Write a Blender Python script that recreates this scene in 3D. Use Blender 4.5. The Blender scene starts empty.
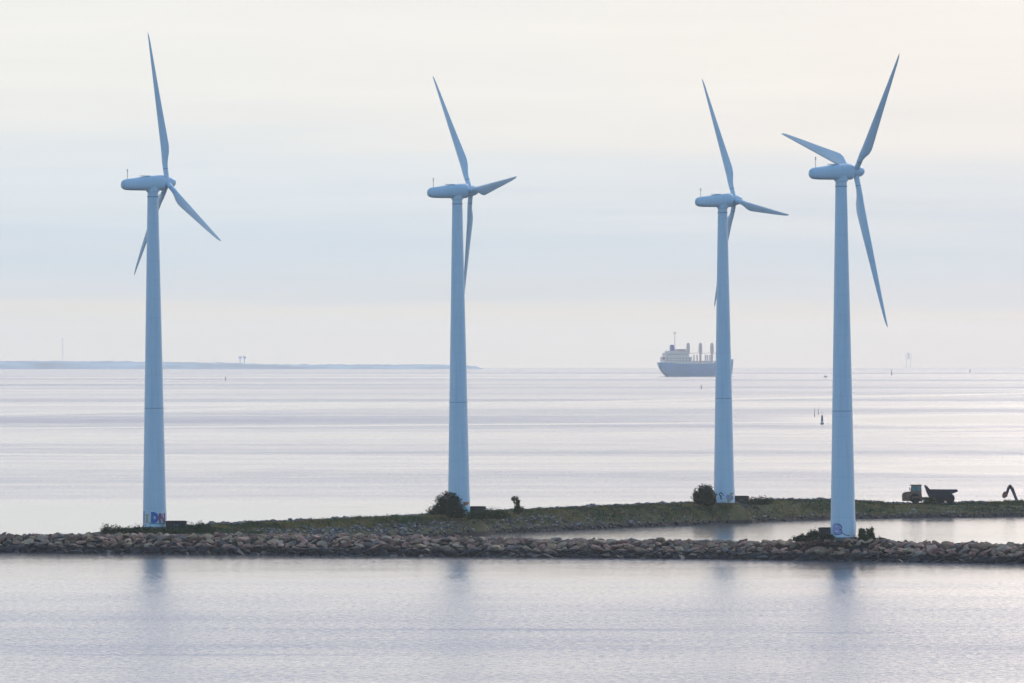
import bpy, bmesh, math, random
import numpy as np
from mathutils import Vector, Matrix, noise

random.seed(7)
rng = np.random.default_rng(7)
sc = bpy.context.scene
C = sc.collection
R = math.radians

# ------------------------------------------------------------------ camera
F = 8784.0            # focal length in pixels of the 1024 wide frame
EYE = 30.0            # the camera stands on the deck of a ship
HOR = 343.0           # picture row of the eye level
RE = 7.43e6           # earth radius (with refraction)
cam_d = bpy.data.cameras.new('camera')
cam = bpy.data.objects.new('camera', cam_d)
C.objects.link(cam)
cam_d.sensor_width = 36.0
cam_d.lens = 36.0 * F / 1024.0
cam_d.clip_start = 1.0
cam_d.clip_end = 80000.0
cam.location = (0, 0, EYE)
cam.rotation_euler = (math.pi / 2 + (HOR - 341.5) / F, 0, 0)
sc.camera = cam

# ------------------------------------------------------------------ light
SUN_EL, SUN_AZ = R(34.0), R(28.0)
w = bpy.data.worlds.new('World')
sc.world = w
w.use_nodes = True
wt = w.node_tree
wt.nodes.clear()


def N(t, typ, **kw):
    n = t.nodes.new(typ)
    for k, v in kw.items():
        setattr(n, k, v)
    return n


def L(t, a, b):
    t.links.new(a, b)


def math_node(t, op, a, b=None, clamp=False):
    n = N(t, 'ShaderNodeMath', operation=op, use_clamp=clamp)
    for i, v in enumerate((a, b)):
        if v is None:
            continue
        if isinstance(v, (int, float)):
            n.inputs[i].default_value = v
        else:
            L(t, v, n.inputs[i])
    return n.outputs[0]


def ramp(t, fac, stops, interp='LINEAR'):
    n = N(t, 'ShaderNodeValToRGB')
    cr = n.color_ramp
    cr.interpolation = interp
    while len(cr.elements) > 1:
        cr.elements.remove(cr.elements[-1])
    first = True
    for p, c in stops:
        if first:
            e = cr.elements[0]
            e.position = p
            first = False
        else:
            e = cr.elements.new(p)
        if isinstance(c, (int, float)):
            c = (c, c, c)
        e.color = (c[0], c[1], c[2], 1)
    if fac is not None:
        L(t, fac, n.inputs[0])
    return n.outputs[0]


def mix(t, fac, a, b, mode='MIX'):
    n = N(t, 'ShaderNodeMix', data_type='RGBA', blend_type=mode)
    for i, v in ((0, fac), (6, a), (7, b)):
        if isinstance(v, (int, float)):
            n.inputs[i].default_value = v
        elif isinstance(v, tuple):
            n.inputs[i].default_value = (v[0], v[1], v[2], 1)
        else:
            L(t, v, n.inputs[i])
    return n.outputs[2]


def maprange(t, v, a, b, c=0.0, d=1.0, smooth=True):
    n = N(t, 'ShaderNodeMapRange')
    n.interpolation_type = 'SMOOTHSTEP' if smooth else 'LINEAR'
    L(t, v, n.inputs[0])
    for i, q in ((1, a), (2, b), (3, c), (4, d)):
        n.inputs[i].default_value = q
    return n.outputs[0]


sky = N(wt, 'ShaderNodeTexSky', sky_type='NISHITA')
sky.sun_disc = False
sky.sun_elevation = SUN_EL
sky.sun_rotation = SUN_AZ
sky.air_density = 1.0
sky.dust_density = 0.4
sky.ozone_density = 5.0
SKY_STRENGTH = 0.15
tc = N(wt, 'ShaderNodeTexCoord')
sep = N(wt, 'ShaderNodeSeparateXYZ')
L(wt, tc.outputs['Generated'], sep.inputs[0])
# thin veil of high cloud, seen edge-on towards the horizon
mp = N(wt, 'ShaderNodeMapping')
mp.inputs['Scale'].default_value = (9, 9, 190)
L(wt, tc.outputs['Generated'], mp.inputs[0])
nz = N(wt, 'ShaderNodeTexNoise')
nz.inputs['Scale'].default_value = 1.0
nz.inputs['Detail'].default_value = 5.0
nz.inputs['Roughness'].default_value = 0.55
L(wt, mp.outputs[0], nz.inputs['Vector'])
wob = math_node(wt, 'MULTIPLY', math_node(wt, 'SUBTRACT', nz.outputs[0], 0.5), 0.015)
zz = math_node(wt, 'ADD', sep.outputs[2], wob)
low = maprange(wt, zz, -0.006, 0.054, 0, 1, smooth=False)


def el(y):      # picture row -> ramp position
    return ((HOR - y) / F + 0.006) / 0.060


veil_low = ramp(wt, low, [
    (el(366), (0.80, 0.76, 0.70)),
    (el(330), (0.79, 0.765, 0.715)),
    (el(290), (0.70, 0.735, 0.77)),
    (el(240), (0.68, 0.75, 0.815)),
    (el(180), (0.78, 0.82, 0.85)),
    (el(120), (0.88, 0.87, 0.845)),
    (el(60), (0.92, 0.90, 0.86)),
    (el(-60), (0.92, 0.90, 0.87)),
], 'EASE')
high = maprange(wt, sep.outputs[2], 0.045, 0.5, 0, 1, smooth=False)
veil_high = ramp(wt, high, [
    (0.0, (0.92, 0.90, 0.87)), (0.07, (1.36, 1.25, 1.15)), (0.22, (1.96, 1.80, 1.67)), (0.5, (1.56, 1.53, 1.55)), (1.0, (0.60, 0.74, 0.92))])
veil = mix(wt, maprange(wt, sep.outputs[2], 0.044, 0.047), veil_low, veil_high)
# a little warmer and pinker towards the sun (right), cooler to the left
side = maprange(wt, sep.outputs[0], -0.06, 0.07, 0, 1)
veil = mix(wt, 1.0, veil, ramp(wt, side, [(0, (0.965, 0.985, 0.995)), (0.55, (1.0, 0.995, 0.985)), (1, (1.025, 0.99, 0.972))]), 'MULTIPLY')
# veil covers the low sky ahead; overhead and behind the camera the blue sky is clear
cov_el = maprange(wt, sep.outputs[2], 0.10, 0.55, 1, 0)
cov_az = maprange(wt, sep.outputs[1], -0.15, 0.75, 0, 1)
cov = math_node(wt, 'MULTIPLY', cov_el, cov_az)
sky_s = mix(wt, 1.0, sky.outputs[0], (SKY_STRENGTH, SKY_STRENGTH, SKY_STRENGTH), 'MULTIPLY')
# even bluish fill light added to the clear sky, to brighten the towers
sky_s = mix(wt, 1.0, sky_s, (0.07, 0.15, 0.22), 'ADD')
# faint uneven streaks in the veil
mp2 = N(wt, 'ShaderNodeMapping')
mp2.inputs['Scale'].default_value = (17, 17, 240)
mp2.inputs['Rotation'].default_value = (0, R(1.0), 0)
L(wt, tc.outputs['Generated'], mp2.inputs[0])
nz2 = N(wt, 'ShaderNodeTexNoise')
nz2.inputs['Scale'].default_value = 1.0
nz2.inputs['Detail'].default_value = 6.0
nz2.inputs['Roughness'].default_value = 0.6
L(wt, mp2.outputs[0], nz2.inputs['Vector'])
veil = mix(wt, 1.0, veil, ramp(wt, nz2.outputs[0], [(0.3, (0.968, 0.974, 0.98)), (0.7, (1.022, 1.017, 1.012))]), 'MULTIPLY')
# a thin place in the cloud, above the frame to the right, where the light comes through
gx = math_node(wt, 'DIVIDE', math_node(wt, 'SUBTRACT', sep.outputs[0], 0.085), 0.035)
gz = math_node(wt, 'DIVIDE', math_node(wt, 'SUBTRACT', sep.outputs[2], 0.088), 0.024)
g2 = math_node(wt, 'ADD', math_node(wt, 'MULTIPLY', gx, gx), math_node(wt, 'MULTIPLY', gz, gz))
gap = math_node(wt, 'POWER', 2.718, math_node(wt, 'MULTIPLY', g2, -1.0))
veil = mix(wt, gap, veil, mix(wt, 1.0, veil, (3.0, 2.7, 2.4), 'ADD'))
final = mix(wt, cov, sky_s, veil)
bg = N(wt, 'ShaderNodeBackground')
bg.inputs[1].default_value = 1.0
L(wt, final, bg.inputs[0])
wo = N(wt, 'ShaderNodeOutputWorld')
L(wt, bg.outputs[0], wo.inputs[0])

sun_d = bpy.data.lights.new('sun', 'SUN')
sun_d.energy = 1.5
sun_d.angle = R(14)
sun_d.color = (1.0, 0.9, 0.78)
sun = bpy.data.objects.new('sun', sun_d)
C.objects.link(sun)
sdir = Vector((math.sin(SUN_AZ) * math.cos(SUN_EL), math.cos(SUN_AZ) * math.cos(SUN_EL), math.sin(SUN_EL)))
sun.rotation_euler = sdir.to_track_quat('Z', 'Y').to_euler()

vs = sc.view_settings
vs.view_transform = 'Standard'
vs.look = 'None'
vs.exposure = 0.0
vs.gamma = 1.0
vs.use_curve_mapping = False
sc.cycles.use_denoising = True
sc.cycles.max_bounces = 8
sc.cycles.volume_bounces = 3
sc.cycles.caustics_reflective = False

# ------------------------------------------------------------------ helpers


class MB:
    """collects shapes and links them as ONE mesh object"""

    def __init__(self):
        self.v, self.f, self.m = [], [], []

    def add(self, verts, faces, mi=0):
        o = len(self.v)
        self.v += [tuple(q) for q in verts]
        self.f += [tuple(i + o for i in f) for f in faces]
        self.m += [mi] * len(faces)
        return self

    def box(self, x0, x1, y0, y1, z0, z1, mi=0, M=None):
        vs_ = [Vector((x, y, z)) for x in (x0, x1) for y in (y0, y1) for z in (z0, z1)]
        if M is not None:
            vs_ = [M @ q for q in vs_]
        return self.add(vs_, [(0, 1, 3, 2), (4, 6, 7, 5), (0, 4, 5, 1), (2, 3, 7, 6), (0, 2, 6, 4), (1, 5, 7, 3)], mi)

    def loft(self, rings, closed=True, cap=True, mi=0):
        n = len(rings[0])
        vs_ = [q for r in rings for q in r]
        fs = []
        for i in range(len(rings) - 1):
            for j in range(n if closed else n - 1):
                k = (j + 1) % n
                fs.append((i * n + j, i * n + k, (i + 1) * n + k, (i + 1) * n + j))
        if cap and closed:
            fs.append(tuple(range(n - 1, -1, -1)))
            fs.append(tuple(range((len(rings) - 1) * n, len(rings) * n)))
        return self.add(vs_, fs, mi)

    def tube(self, pts, rads, n=8, mi=0):
        pts = [Vector(p) for p in pts]
        if isinstance(rads, (int, float)):
            rads = [rads] * len(pts)
        rings = []
        for i, p in enumerate(pts):
            d = (pts[min(i + 1, len(pts) - 1)] - pts[max(i - 1, 0)]).normalized()
            a = d.orthogonal().normalized() if abs(d.z) < 0.99 else Vector((1, 0, 0))
            a = (a - d * a.dot(d)).normalized()
            b = d.cross(a)
            rings.append([p + (a * math.cos(t) + b * math.sin(t)) * rads[i] for t in [2 * math.pi * k / n for k in range(n)]])
        return self.loft(rings, mi=mi)

    def lathe(self, prof, n=32, axis='Z', origin=(0, 0, 0), mi=0):
        rings = []
        o = Vector(origin)
        for r, h in prof:
            ring = []
            for k in range(n):
                t = 2 * math.pi * k / n
                c, s = r * math.cos(t), r * math.sin(t)
                ring.append(o + (Vector((c, s, h)) if axis == 'Z' else Vector((h, c, s)) if axis == 'X' else Vector((s, h, c))))
            rings.append(ring)
        return self.loft(rings, mi=mi)

    def prism(self, poly, y0, y1, mi=0):
        """polygon in x,z extruded along y"""
        n = len(poly)
        vs_ = [(x, y0, z) for x, z in poly] + [(x, y1, z) for x, z in poly]
        fs = [tuple(range(n)), tuple(range(2 * n - 1, n - 1, -1))]
        for i in range(n):
            j = (i + 1) % n
            fs.append((i, i + n, j + n, j))
        return self.add(vs_, fs, mi)

    def mesh(self, name, mats, smooth=False, angle=None):
        me = bpy.data.meshes.new(name)
        me.from_pydata(self.v, [], self.f)
        for m in (mats if isinstance(mats, (list, tuple)) else [mats]):
            me.materials.append(m)
        me.polygons.foreach_set('material_index', self.m)
        bm = bmesh.new()
        bm.from_mesh(me)
        bmesh.ops.recalc_face_normals(bm, faces=bm.faces)
        bm.to_mesh(me)
        bm.free()
        if smooth:
            me.polygons.foreach_set('use_smooth', [True] * len(me.polygons))
            if angle:
                try:
                    me.set_sharp_from_angle(angle=R(angle))
                except Exception:
                    pass
        me.update()
        return me

    def build(self, name, mats, parent=None, smooth=False, angle=None, loc=(0, 0, 0), rot=(0, 0, 0)):
        return link(name, self.mesh(name, mats, smooth, angle), parent, loc, rot)


def link(name, me, parent=None, loc=(0, 0, 0), rot=(0, 0, 0)):
    o = bpy.data.objects.new(name, me)
    C.objects.link(o)
    o.parent = parent
    o.location = loc
    o.rotation_euler = rot
    return o


def tag(o, label=None, cat=None, group=None, kind=None):
    for k, v in (('label', label), ('category', cat), ('group', group), ('kind', kind)):
        if v:
            o[k] = v
    return o


def thing(name, label, cat, loc, rotz=0.0, group=None):
    o = bpy.data.objects.new(name, None)
    o.empty_display_size = 0.5
    C.objects.link(o)
    o.location = loc
    o.rotation_euler = (0, 0, rotz)
    return tag(o, label, cat, group)


def interp(x, tab):
    return float(np.interp(x, [a for a, b in tab], [b for a, b in tab]))


def dist_of_row(y):
    a = (y - HOR) / F
    d = EYE / a
    for _ in range(12):
        d = EYE / (a - d / (2 * RE))
    return d


def sea(d, x=0.0):
    return -(d * d + x * x) / (2 * RE)


def X(px, d):
    return (px - 512.0) * d / F


def Z(y, d):
    return EYE - (y - HOR) * d / F


# ------------------------------------------------------------------ materials


def new_mat(name):
    m = bpy.data.materials.new(name)
    m.use_nodes = True
    t = m.node_tree
    b = t.nodes['Principled BSDF']
    return m, t, b


def simple(name, col, rough=0.6, var=0.12, scale=1.5, metallic=0.0, spec=0.4, bump=0.0):
    m, t, b = new_mat(name)
    g = N(t, 'ShaderNodeNewGeometry')
    n = N(t, 'ShaderNodeTexNoise')
    n.inputs['Scale'].default_value = scale
    n.inputs['Detail'].default_value = 4
    L(t, g.outputs['Position'], n.inputs['Vector'])
    lo = tuple(c * (1 - var) for c in col)
    hi = tuple(min(1, c * (1 + var)) for c in col)
    L(t, ramp(t, n.outputs[0], [(0.3, lo), (0.7, hi)]), b.inputs['Base Color'])
    b.inputs['Roughness'].default_value = rough
    b.inputs['Metallic'].default_value = metallic
    b.inputs['Specular IOR Level'].default_value = spec
    if bump:
        bp = N(t, 'ShaderNodeBump')
        bp.inputs['Distance'].default_value = bump
        L(t, n.outputs[0], bp.inputs['Height'])
        L(t, bp.outputs[0], b.inputs['Normal'])
    return m


def paint_white(welds=False):
    """white turbine gelcoat with a cool cast and faint vertical dirt runs"""
    m, t, b = new_mat('turbine_paint')
    c = N(t, 'ShaderNodeTexCoord')
    mp_ = N(t, 'ShaderNodeMapping')
    mp_.inputs['Scale'].default_value = (1.6, 1.6, 0.12)
    L(t, c.outputs['Object'], mp_.inputs[0])
    n = N(t, 'ShaderNodeTexNoise')
    n.inputs['Scale'].default_value = 1.0
    n.inputs['Detail'].default_value = 6
    n.inputs['Roughness'].default_value = 0.6
    L(t, mp_.outputs[0], n.inputs['Vector'])
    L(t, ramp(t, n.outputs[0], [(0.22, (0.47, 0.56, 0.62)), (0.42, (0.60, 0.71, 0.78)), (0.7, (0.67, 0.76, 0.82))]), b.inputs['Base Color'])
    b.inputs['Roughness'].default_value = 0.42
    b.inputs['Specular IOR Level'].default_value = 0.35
    if welds:       # ring welds between the rolled steel cans of the tower
        src = b.inputs['Base Color'].links[0].from_socket
        sp = N(t, 'ShaderNodeSeparateXYZ')
        L(t, c.outputs['Object'], sp.inputs[0])
        fr = math_node(t, 'FRACT', math_node(t, 'DIVIDE', sp.outputs[2], 2.8))
        ln = math_node(t, 'LESS_THAN', fr, 0.05)
        L(t, mix(t, math_node(t, 'MULTIPLY', ln, 0.11), src, (0.30, 0.38, 0.45)), b.inputs['Base Color'])
    return m


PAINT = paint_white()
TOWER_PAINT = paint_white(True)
SEAM = simple('seam_sealant', (0.30, 0.37, 0.44), 0.6)
STEEL = simple('galvanised_steel', (0.25, 0.27, 0.3), 0.45, metallic=0.6)
CONCRETE = simple('concrete', (0.14, 0.135, 0.125), 0.9, 0.2, 2.0)


def rock_mat(name, col, wet=True, wz=1.0):
    m, t, b = new_mat(name)
    g = N(t, 'ShaderNodeNewGeometry')
    oi = N(t, 'ShaderNodeObjectInfo')
    n = N(t, 'ShaderNodeTexNoise')
    n.inputs['Scale'].default_value = 2.6
    n.inputs['Detail'].default_value = 8
    n.inputs['Roughness'].default_value = 0.7
    L(t, g.outputs['Position'], n.inputs['Vector'])
    col_v = ramp(t, n.outputs[0], [(0.28, tuple(c * 0.6 for c in col)), (0.5, col), (0.75, tuple(min(1, c * 1.35) for c in col))])
    rnd = math_node(t, 'FRACT', math_node(t, 'ADD', math_node(t, 'MULTIPLY', oi.outputs['Random'], 7.31), math_node(t, 'MULTIPLY', g.outputs['Random Per Island'], 3.77)))
    col_v = mix(t, 1.0, col_v, ramp(t, rnd, [(0, 0.45), (0.5, 0.9), (1, 1.3)]), 'MULTIPLY')
    n2 = N(t, 'ShaderNodeTexNoise')
    n2.inputs['Scale'].default_value = 0.55
    n2.inputs['Detail'].default_value = 3
    L(t, g.outputs['Position'], n2.inputs['Vector'])
    if wet:      # weed and water-stained stone below the high water line
        s = N(t, 'ShaderNodeSeparateXYZ')
        L(t, g.outputs['Position'], s.inputs[0])
        zl = math_node(t, 'ADD', s.outputs[2], math_node(t, 'MULTIPLY', math_node(t, 'SUBTRACT', n2.outputs[0], 0.5), 0.9))
        f = maprange(t, zl, wz - 0.30, wz + 0.25, 1, 0)
        weed = ramp(t, n.outputs[0], [(0.35, (0.012, 0.014, 0.02)), (0.65, (0.035, 0.036, 0.034))])
        col_v = mix(t, f, col_v, weed)
        L(t, maprange(t, f, 0, 1, 0.88, 0.65), b.inputs['Roughness'])
    else:
        b.inputs['Roughness'].default_value = 0.88
    L(t, col_v, b.inputs['Base Color'])
    b.inputs['Specular IOR Level'].default_value = 0.3
    bp = N(t, 'ShaderNodeBump')
    bp.inputs['Distance'].default_value = 0.08
    bp.inputs['Strength'].default_value = 0.7
    L(t, n.outputs[0], bp.inputs['Height'])
    L(t, bp.outputs[0], b.inputs['Normal'])
    return m


ROCKS = [('pinkish', rock_mat('granite_pink', (0.44, 0.245, 0.175))),
         ('pale buff', rock_mat('granite_pale', (0.43, 0.30, 0.21))),
         ('sandy brown', rock_mat('granite_tan', (0.43, 0.275, 0.165))),
         ('dark brown', rock_mat('granite_dark', (0.19, 0.145, 0.125))),
         ('reddish', rock_mat('granite_red', (0.39, 0.19, 0.135)))]


def ground_mat(name, stops, scale, wet_z=0.3):
    m, t, b = new_mat(name)
    g = N(t, 'ShaderNodeNewGeometry')
    n = N(t, 'ShaderNodeTexNoise')
    n.inputs['Scale'].default_value = scale
    n.inputs['Detail'].default_value = 9
    n.inputs['Roughness'].default_value = 0.65
    L(t, g.outputs['Position'], n.inputs['Vector'])
    col = ramp(t, n.outputs[0], stops)
    s = N(t, 'ShaderNodeSeparateXYZ')
    L(t, g.outputs['Position'], s.inputs[0])
    zl = math_node(t, 'ADD', s.outputs[2], math_node(t, 'MULTIPLY', n.outputs[0], 0.3))
    col = mix(t, maprange(t, zl, wet_z, wet_z + 0.3, 1, 0), col, (0.010, 0.012, 0.016))
    L(t, col, b.inputs['Base Color'])
    b.inputs['Roughness'].default_value = 0.95
    b.inputs['Specular IOR Level'].default_value = 0.2
    bp = N(t, 'ShaderNodeBump')
    bp.inputs['Distance'].default_value = 0.25
    L(t, n.outputs[0], bp.inputs['Height'])
    L(t, bp.outputs[0], b.inputs['Normal'])
    return m


TURF = ground_mat('turf', [(0.3, (0.02, 0.036, 0.014)), (0.45, (0.045, 0.055, 0.02)), (0.58, (0.10, 0.085, 0.03)), (0.72, (0.075, 0.07, 0.04))], 0.28, 0.45)
DIRT = ground_mat('stony_ground', [(0.3, (0.012, 0.012, 0.013)), (0.6, (0.03, 0.027, 0.024))], 0.8, 0.55)  # near-black base paints in the shade of the gaps between boulders
GRASSES = [simple('grass_olive', (0.075, 0.10, 0.022), 0.9, 0.3, 0.4), simple('grass_straw', (0.23, 0.16, 0.04), 0.9, 0.3, 0.4),
           simple('grass_green', (0.03, 0.075, 0.018), 0.9, 0.3, 0.4), simple('grass_brown', (0.11, 0.068, 0.035), 0.9, 0.3, 0.4)]


def leaf_mat(name, col):
    m, t, b = new_mat(name)
    g = N(t, 'ShaderNodeNewGeometry')
    L(t, ramp(t, g.outputs['Random Per Island'], [(0, tuple(c * 0.6 for c in col)), (0.6, col), (1, (col[0] * 1.7, col[1] * 1.5, col[2] * 1.2))]), b.inputs['Base Color'])
    b.inputs['Roughness'].default_value = 0.85
    b.inputs['Specular IOR Level'].default_value = 0.08
    return m


LEAF = leaf_mat('leaf_dark', (0.010, 0.038, 0.019))
LEAF2 = leaf_mat('leaf_green', (0.022, 0.065, 0.018))
BARK = simple('bark', (0.07, 0.055, 0.04), 0.9)


def water_mat():
    m, t, b = new_mat('sea_water')
    g = N(t, 'ShaderNodeNewGeometry')

    def nz_(scale, detail, rough=0.6, rz=0.0):
        mp_ = N(t, 'ShaderNodeMapping')
        mp_.inputs['Scale'].default_value = scale
        mp_.inputs['Rotation'].default_value = (0, 0, rz)
        L(t, g.outputs['Position'], mp_.inputs[0])
        n = N(t, 'ShaderNodeTexNoise')
        n.inputs['Scale'].default_value = 1.0
        n.inputs['Detail'].default_value = detail
        n.inputs['Roughness'].default_value = rough
        L(t, mp_.outputs[0], n.inputs['Vector'])
        return n.outputs[0]

    # wind streaks and slicks: long smooth patches between ruffled ones
    def cen(v, k):
        return math_node(t, 'MULTIPLY', math_node(t, 'SUBTRACT', v, 0.5), k)

    big = nz_((1 / 1700, 1 / 520, 0), 3, 0.5, R(2))
    streak = nz_((1 / 520, 1 / 70, 0), 6, 0.66, R(1.5))
    cat = nz_((1 / 34, 1 / 15, 0), 5, 0.65, R(8))
    rip = nz_((1 / 0.75, 1 / 2.1, 0), 3, 0.75, R(5))
    patch = nz_((1 / 26, 1 / 48, 0), 4, 0.6, R(-6))
    wsum = math_node(t, 'ADD', cen(big, 1.45), cen(streak, 0.85))
    wsum = math_node(t, 'ADD', wsum, math_node(t, 'ADD', cen(cat, 0.3), cen(patch, 0.4)))
    wsum = math_node(t, 'ADD', math_node(t, 'ADD', wsum, cen(rip, 1.75)), 0.44)
    sp = N(t, 'ShaderNodeSeparateXYZ')
    L(t, g.outputs['Position'], sp.inputs[0])

    def bell(v):        # 1 at v = 0, falling to nothing by |v| = 2
        return math_node(t, 'POWER', 2.718, math_node(t, 'MULTIPLY', math_node(t, 'MULTIPLY', v, v), -1.0))

    def lin(ax, ay, c):
        a_ = math_node(t, 'MULTIPLY', sp.outputs[0], ax)
        return math_node(t, 'ADD', math_node(t, 'ADD', a_, math_node(t, 'MULTIPLY', sp.outputs[1], ay)), c)

    wavy = cen(nz_((1 / 130, 1 / 400, 0), 4, 0.6), 1.6)
    calm = None
    # old ship wakes: long narrow slicks across the sound
    for d0, slope, wd in ((2935, 1.1, 26), (4560, 3.2, 70), (1640, 0.25, 13), (3320, 0.9, 22), (2330, -0.5, 16)):
        ln = bell(math_node(t, 'ADD', lin(-slope / wd, 1 / wd, -d0 / wd), wavy))
        ln = math_node(t, 'MULTIPLY', ln, 0.75)
        calm = ln if calm is None else math_node(t, 'MAXIMUM', calm, ln)
    # glassy patches out to the right
    for x0, d0, wx, wd in ((235, 3500, 85, 230), (124, 2110, 24, 60), (-95, 1560, 60, 60)):
        e = math_node(t, 'MULTIPLY', bell(math_node(t, 'ADD', lin(1 / wx, 0, -x0 / wx), wavy)), bell(math_node(t, 'ADD', lin(0, 1 / wd, -d0 / wd), wavy)))
        calm = math_node(t, 'MAXIMUM', calm, math_node(t, 'MULTIPLY', e, 2.2))
    # sheltered strip in front of the breakwater and the lagoon behind it
    lee = math_node(t, 'MULTIPLY', maprange(t, sp.outputs[1], 1010, 1210, 0, 1), maprange(t, sp.outputs[1], 1500, 1560, 1, 0))
    calm = math_node(t, 'ADD', calm, math_node(t, 'MULTIPLY', lee, 0.24))
    wsum = math_node(t, 'ADD', wsum, maprange(t, sp.outputs[1], 1120, 900, 0, 0.07))
    # a steadier breeze out in the sound
    wsum = math_node(t, 'ADD', wsum, maprange(t, sp.outputs[1], 1700, 3200, 0, 0.14))
    # the lagoon lies still
    lag = math_node(t, 'MULTIPLY', maprange(t, sp.outputs[1], 1216, 1226, 0, 1), maprange(t, sp.outputs[1], 1500, 1545, 1, 0))
    calm = math_node(t, 'ADD', calm, math_node(t, 'MULTIPLY', lag, 0.06))
    # narrow cat's paws ruffling the near water
    for x0, d0, wx, wd in ((4, 921, 16, 3.0), (34, 912, 9, 2.5), (-30, 845, 14, 3.0)):
        e = math_node(t, 'MULTIPLY', bell(lin(1 / wx, 0, -x0 / wx)), bell(math_node(t, 'ADD', lin(0.04 / wd, 1 / wd, -d0 / wd), wavy)))
        wsum = math_node(t, 'ADD', wsum, math_node(t, 'MULTIPLY', e, 0.26))
    wind = math_node(t, 'SUBTRACT', wsum, calm, clamp=True)
    L(t, maprange(t, wind, 0, 1, 0.10, 0.37, smooth=False), b.inputs['Roughness'])
    L(t, mix(t, wind, (0.10, 0.10, 0.10), (0.03, 0.065, 0.15)), b.inputs['Base Color'])
    b.inputs['IOR'].default_value = 1.333
    rip2 = nz_((1 / 11, 1 / 20, 0), 3, 0.55)
    h = math_node(t, 'ADD', math_node(t, 'MULTIPLY', rip, 0.14), math_node(t, 'MULTIPLY', rip2, 0.25))
    bp = N(t, 'ShaderNodeBump')
    bp.inputs['Distance'].default_value = 1.0
    L(t, maprange(t, wind, 0, 1, 0.35, 1.0, smooth=False), bp.inputs['Strength'])
    L(t, h, bp.inputs['Height'])
    L(t, bp.outputs[0], b.inputs['Normal'])
    return m


# ------------------------------------------------------------------ water sheet, curved like the earth
ys = np.concatenate([np.linspace(-3000, 0, 16)[:-1], np.linspace(0, 3000, 41)[:-1], np.geomspace(3000, 26000, 130)])
xs = np.linspace(-5500, 5500, 111)
wv = MB()
vv = [(x, y, sea(y, x)) for y in ys for x in xs]
nx = len(xs)
ff = [(j * nx + i, j * nx + i + 1, (j + 1) * nx + i + 1, (j + 1) * nx + i) for j in range(len(ys) - 1) for i in range(nx - 1)]
wv.add(vv, ff)
tag(wv.build('water', water_mat(), smooth=True), kind='structure', label='calm grey sea with long smooth streaks under a pale sky')

# ------------------------------------------------------------------ haze
HAZE_D = 3.4e-5
hm = bpy.data.materials.new('haze_air')
hm.use_nodes = True
ht = hm.node_tree
ht.nodes.clear()
pv = N(ht, 'ShaderNodeVolumePrincipled')
pv.inputs['Color'].default_value = (0.985, 0.975, 0.95, 1)
pv.inputs['Density'].default_value = HAZE_D
pv.inputs['Anisotropy'].default_value = 0.7
ho = N(ht, 'ShaderNodeOutputMaterial')
L(ht, pv.outputs[0], ho.inputs['Volume'])
hb = MB().box(-6000, 6000, -3500, 26500, -50, 82)
tag(hb.build('haze', hm), kind='stuff', label='thin pale sea haze filling the air to the horizon')

# ------------------------------------------------------------------ breakwaters (terrain)
YW = [(-300, 549), (0, 552.6), (260, 554.8), (510, 557), (720, 559.2), (843, 561.2), (1024, 564), (1350, 568)]
YC = [(-300, 534), (0, 533.5), (150, 533), (260, 533), (400, 535), (510, 537.0), (620, 539.0), (720, 539.5), (843, 540.5), (1024, 543), (1350, 547)]
WT = [(-300, 6), (78, 6), (106, 42), (230, 44), (330, 6), (700, 6), (780, 9), (1350, 9)]
TURB = [  # base px, distance, base z, yaw, tilt, first blade angle
    (154.7, 1294.0, 2.80, 22.0, 4.7, 96.0),
    (459.0, 1380.0, 3.10, 19.3, 5.4, 123.8),
    (724.2, 1472.0, 3.12, 21.5, 5.8, 112.0),
    (843.1, 1218.0, 2.97, 25.0, 4.5, 44.2),
]


def front_dw(px):
    return dist_of_row(interp(px, YW))


def front_zc(px):
    d = front_dw(px) + 5.5
    return Z(interp(px, YC), d)


def front_z(px, off):
    zc = front_zc(px) - 0.55
    wd = interp(px, WT)
    z = interp(off, [(-5, -2.4), (0, -0.35), (5, zc - 0.3), (6.5, zc), (6.5 + wd, zc), (12.5 + wd, -0.2), (17.5 + wd, -2.4)])
    d = front_dw(px) + off
    x = X(px, d)
    z += 0.16 * noise.noise(Vector((x * 0.5, d * 0.5, 3.3)))
    tx, td = X(843.1, 1218), 1218.0
    z += 0.80 * math.exp(-((x - tx) / 6.5) ** 2 - ((d - td) / 5.0) ** 2) if off > 4 else 0
    tx, td = X(154.7, 1294), 1294.0
    z += 0.35 * math.exp(-((x - tx) / 9) ** 2 - ((d - td) / 9) ** 2)
    return z


DN = [(60, 1285), (150, 1292), (250, 1316), (330, 1336), (400, 1352), (459, 1368), (505, 1392), (560, 1411), (620, 1431), (724, 1464), (780, 1487), (830, 1503), (900, 1512), (1024, 1522), (1350, 1540)]
ZC = [(60, -2.0), (120, -2.0), (185, 2.3), (215, 2.5), (300, 2.6), (400, 2.75), (459, 3.0), (520, 2.85), (600, 2.95), (724, 3.05), (800, 2.85), (850, 2.45), (890, 1.9), (960, 1.85), (1024, 2.0), (1350, 2.0)]


def far_dn(px):
    return interp(px, DN)


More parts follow.
